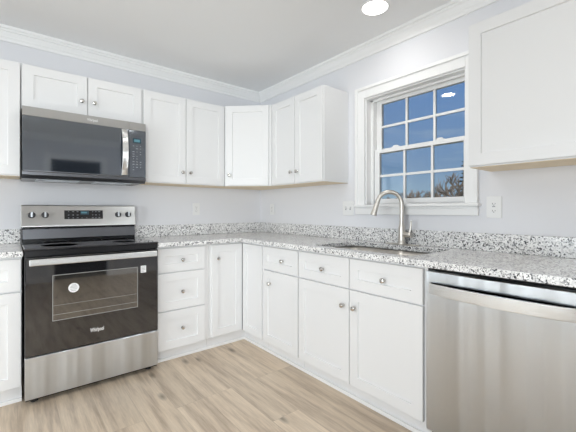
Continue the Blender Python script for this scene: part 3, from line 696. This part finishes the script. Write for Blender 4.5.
# ------------------------------------------------------------------ outlets and switches
def wall_plate(name, label, cat, loc, rz, w_, h_, kind):
    r = thing(name, label, cat, loc, rz)
    MB().box(-w_/2, w_/2, -0.0065, -0.0005, -h_/2, h_/2).build('cover_plate', M_plast, r, 0.002)
    if kind == 'duplex':
        for zc in (-0.0195, 0.0195):
            s_ = MB().prism(rrect(-0.0165, 0.0165, zc-0.0145, zc+0.0145, 0.008), -0.0080, -0.0066, 'y').build('receptacle', M_plast, r, 0.0005)
            
            for b_ in ((-0.0075, -0.0055, zc-0.003, zc+0.006), (0.0055, 0.0075, zc-0.002, zc+0.005), (-0.002, 0.002, zc-0.0095, zc-0.006)): MB().box(b_[0], b_[1], -0.0083, -0.0081, b_[2], b_[3]).build('slot', M_slot, s_)
        MB().lathe([(0.003,0),(0.003,0.001),(0,0.0013)], (0,-0.0066,0), (0,-1,0), 10).build('screw', M_chrome, r)
    elif kind == 'gfci':
        s_ = MB().box(-0.0165, 0.0165, -0.0085, -0.0066, -0.033, 0.033).build('receptacle', M_plast, r, 0.001)
        for zc in (-0.020, 0.020):
            for b_ in ((-0.0080, -0.0055, zc-0.004, zc+0.004), (0.0055, 0.0080, zc-0.003, zc+0.003), (-0.0025, 0.0025, zc-0.010, zc-0.006)): MB().box(b_[0], b_[1], -0.0089, -0.0086, b_[2], b_[3]).build('slot', M_slot, s_)
        MB().box(-0.008, 0.008, -0.0095, -0.0086, 0.001, 0.006).build('reset_button', M_greyp, s_); MB().box(-0.008, 0.008, -0.0095, -0.0086, -0.006, -0.001).build('test_button', M_plast, s_)
    else:
        for xc in (-0.023, 0.023):
            MB().box(xc-0.0055, xc+0.0055, -0.0072, -0.0066, -0.013, 0.013).build('toggle_slot', M_greyp, r)
            MB().prism([(-0.0073,-0.004),(-0.0073,0.008),(-0.017,0.011),(-0.017,0.006)], xc-0.004, xc+0.004, 'x').build('toggle', M_plast, r, 0.0008)
    return r
wall_plate('wall_outlet', 'white duplex outlet on the wall behind the range, right of the range', 'outlet', (-0.762, 0, 1.153), 0, 0.072, 0.117, 'duplex')
wall_plate('wall_outlet', 'white duplex outlet on the window wall just past the room corner', 'outlet', (0, -0.224, 1.153), RW, 0.072, 0.117, 'duplex')
wall_plate('light_switch', 'white double switch plate between the window and the corner cabinets', 'switch', (0, -1.280, 1.158), RW, 0.116, 0.118, 'switch')
wall_plate('wall_outlet', 'white outlet with test buttons between the window and dishwasher side cabinet', 'outlet', (0, -2.378, 1.160), RW, 0.080, 0.125, 'gfci')

# ------------------------------------------------------------------ recessed ceiling lamps
def can(x, y, label):
    r = thing('recessed_light', label, 'ceiling light', (x, y, H), 0)
    MB().lathe([(0.092,-0.0005),(0.092,-0.003),(0.087,-0.006),(0.080,-0.006),(0.079,-0.0005)], (0,0,0), (0,0,1), 40).build('trim_ring', M_trim, r, 0, True)
    MB().lathe([(0.0785,-0.0008),(0.0785,-0.005),(0,-0.0055)], (0,0,0), (0,0,1), 36).build('lens', M_lens, r, 0, True)
    l = bpy.data.lights.new('lamp', 'AREA'); l.shape = 'DISK'; l.size = 0.13; l.energy = CAN; l.color = (1.0, 0.975, 0.94); l.spread = math.radians(165)
    o = bpy.data.objects.new('lamp', l); C.objects.link(o); o.parent = r; o.location = (0, 0, -0.0085)
can(-0.363, -1.814, 'round recessed ceiling light above the sink')
can(-1.405, -1.328, 'round recessed ceiling light outside the frame, mirrored in the window pane')
can(-2.75, -1.33, 'round recessed ceiling light outside the frame, over the far side of the range')
can(-0.70, -3.40, 'round recessed ceiling light outside the frame, over the end of the dishwasher run')
can(-2.20, -3.45, 'round recessed ceiling light outside the frame, over the viewer')
can(-3.70, -3.40, 'round recessed ceiling light outside the frame, near the added front window')

# ------------------------------------------------------------------ outdoors: ground and the winter trees beyond the window
GZ = -0.7
g = MB(); g.box(0.6, 150, -40, 140, GZ-0.2, GZ); g.box(-20, RX0-0.6, -30, 30, GZ-0.2, GZ)
struct(g.build('ground', M_grass))
def dirpt(u, T_):
    d = Vector((0.633, 0.774, 0)) + Vector((0.774, -0.633, 0))*((u-288.9)/341); p = Vector((-2.168, -3.153, 0)) + d*T_; return (p.x, p.y, GZ)
def bare_tree(label, u, T_, h, spread, seed, n=5):
    rn = random.Random(seed); loc = dirpt(u, T_)
    r = thing('bare_tree', label, 'tree', loc, 0, 'trees beyond the window')
    tr = MB(); tr.tube([(0,0,0),(0.03*h,0.01*h,h*0.3),(0.02*h,-0.02*h,h*0.6),(0,0,h*0.9)], [0.035*h,0.026*h,0.016*h,0.005*h], 7); tr.build('trunk', M_bark, r)
    tw = MB()
    def grow(p, d, ln, rad, lv):
        q = p + d*ln; tw.tube([p, p+d*ln*0.5+Vector((rn.uniform(-1,1),rn.uniform(-1,1),rn.uniform(-.5,1)))*ln*0.08, q], [rad, rad*0.75, rad*0.45], 4)
        if lv == 0: return
        for _ in range(n if lv > 1 else n+1):
            nd = (d + Vector((rn.uniform(-1,1), rn.uniform(-1,1), rn.uniform(-0.3,0.8)))*0.75).normalized(); grow(p + d*ln*rn.uniform(0.4,1), nd, ln*rn.uniform(0.5,0.75), rad*0.5, lv-1)
    for i in range(11):
        z = h*(0.22+0.6*i/11); a = i*2.4
        grow(Vector((0.02*h,0,z)), Vector((math.cos(a)*spread, math.sin(a)*spread, 0.75)).normalized(), h*(0.36-0.2*i/11), 0.02*h, 2)
    tw.build('branches', M_twig, r)
def evergreen(label, u, T_, h, rad, seed):
    rn = random.Random(seed); r = thing('evergreen_tree', label, 'tree', dirpt(u, T_), 0, 'trees beyond the window')
    MB().tube([(0,0,0),(0,0,h*0.95)], [0.03*h,0.006*h], 7).build('trunk', M_bark, r)
    w = MB()
    for i in range(16):
        t_ = i/15; z = h*(0.10+0.86*t_); rr_ = rad*(1-t_)**0.8+0.03*h
        for k in range(11):
            a = rn.uniform(0, 2*PI); L_ = rr_*rn.uniform(0.6, 1.15); d = Vector((math.cos(a), math.sin(a), -0.12)); s_ = Vector((-math.sin(a), math.cos(a), 0))*L_*0.28
            p = Vector((0,0,z)); q = p+d*L_
            v = [w.bm.verts.new(x) for x in (p, p+d*L_*0.6+s_, q, p+d*L_*0.6-s_, p+d*L_*0.5+Vector((0,0,0.13*L_+0.05)), p+d*L_*0.5-Vector((0,0,0.10*L_)))]
            for f in ((0,1,4),(1,2,4),(2,3,4),(3,0,4),(1,0,5),(2,1,5),(3,2,5),(0,3,5)): w.bm.faces.new([v[j_] for j_ in f])
    w.build('foliage', M_pine, r)
def top_h(v, T_): return 1.142 + (210.3-v)/341*T_ - GZ
bare_tree('tallest brown bare tree filling the lower outer corner of the window', 458, 22, top_h(172, 22), 1.0, 1)
bare_tree('brown bare tree just inward of the tallest one beyond the window', 445, 30, top_h(182, 30), 1.0, 2)
bare_tree('low brown bare tree at the foot of the slope beside the window bar', 434, 39, top_h(190, 39), 1.2, 3)
bare_tree('thin bare tree with open twigs in the middle lower pane', 416, 46, top_h(190, 46), 0.7, 4, 4)
bare_tree('slender bare tree by the middle lower pane, inward of the open twigs one', 407, 56, top_h(191, 56), 0.6, 5, 4)
evergreen('dark evergreen tree poking above the bare trees at the window edge', 463.5, 38, top_h(159, 38), 1.1, 6)
evergreen('small dark evergreen beside the window bar between middle and outer pane', 427, 62, top_h(190, 62), 2.4, 7)
evergreen('dark distant evergreen low in the middle lower pane', 412, 74, top_h(193, 74), 4, 8)
evergreen('dark distant evergreen low behind the middle of the lower sash', 399, 86, top_h(195, 86), 5, 9)
evergreen('lowest dark distant evergreen, seen through the faucet arch', 388, 100, top_h(196, 100), 6, 10)
bare_tree('broad low bare shrub behind the faucet arch', 384, 66, top_h(196, 66), 1.4, 11, 4)
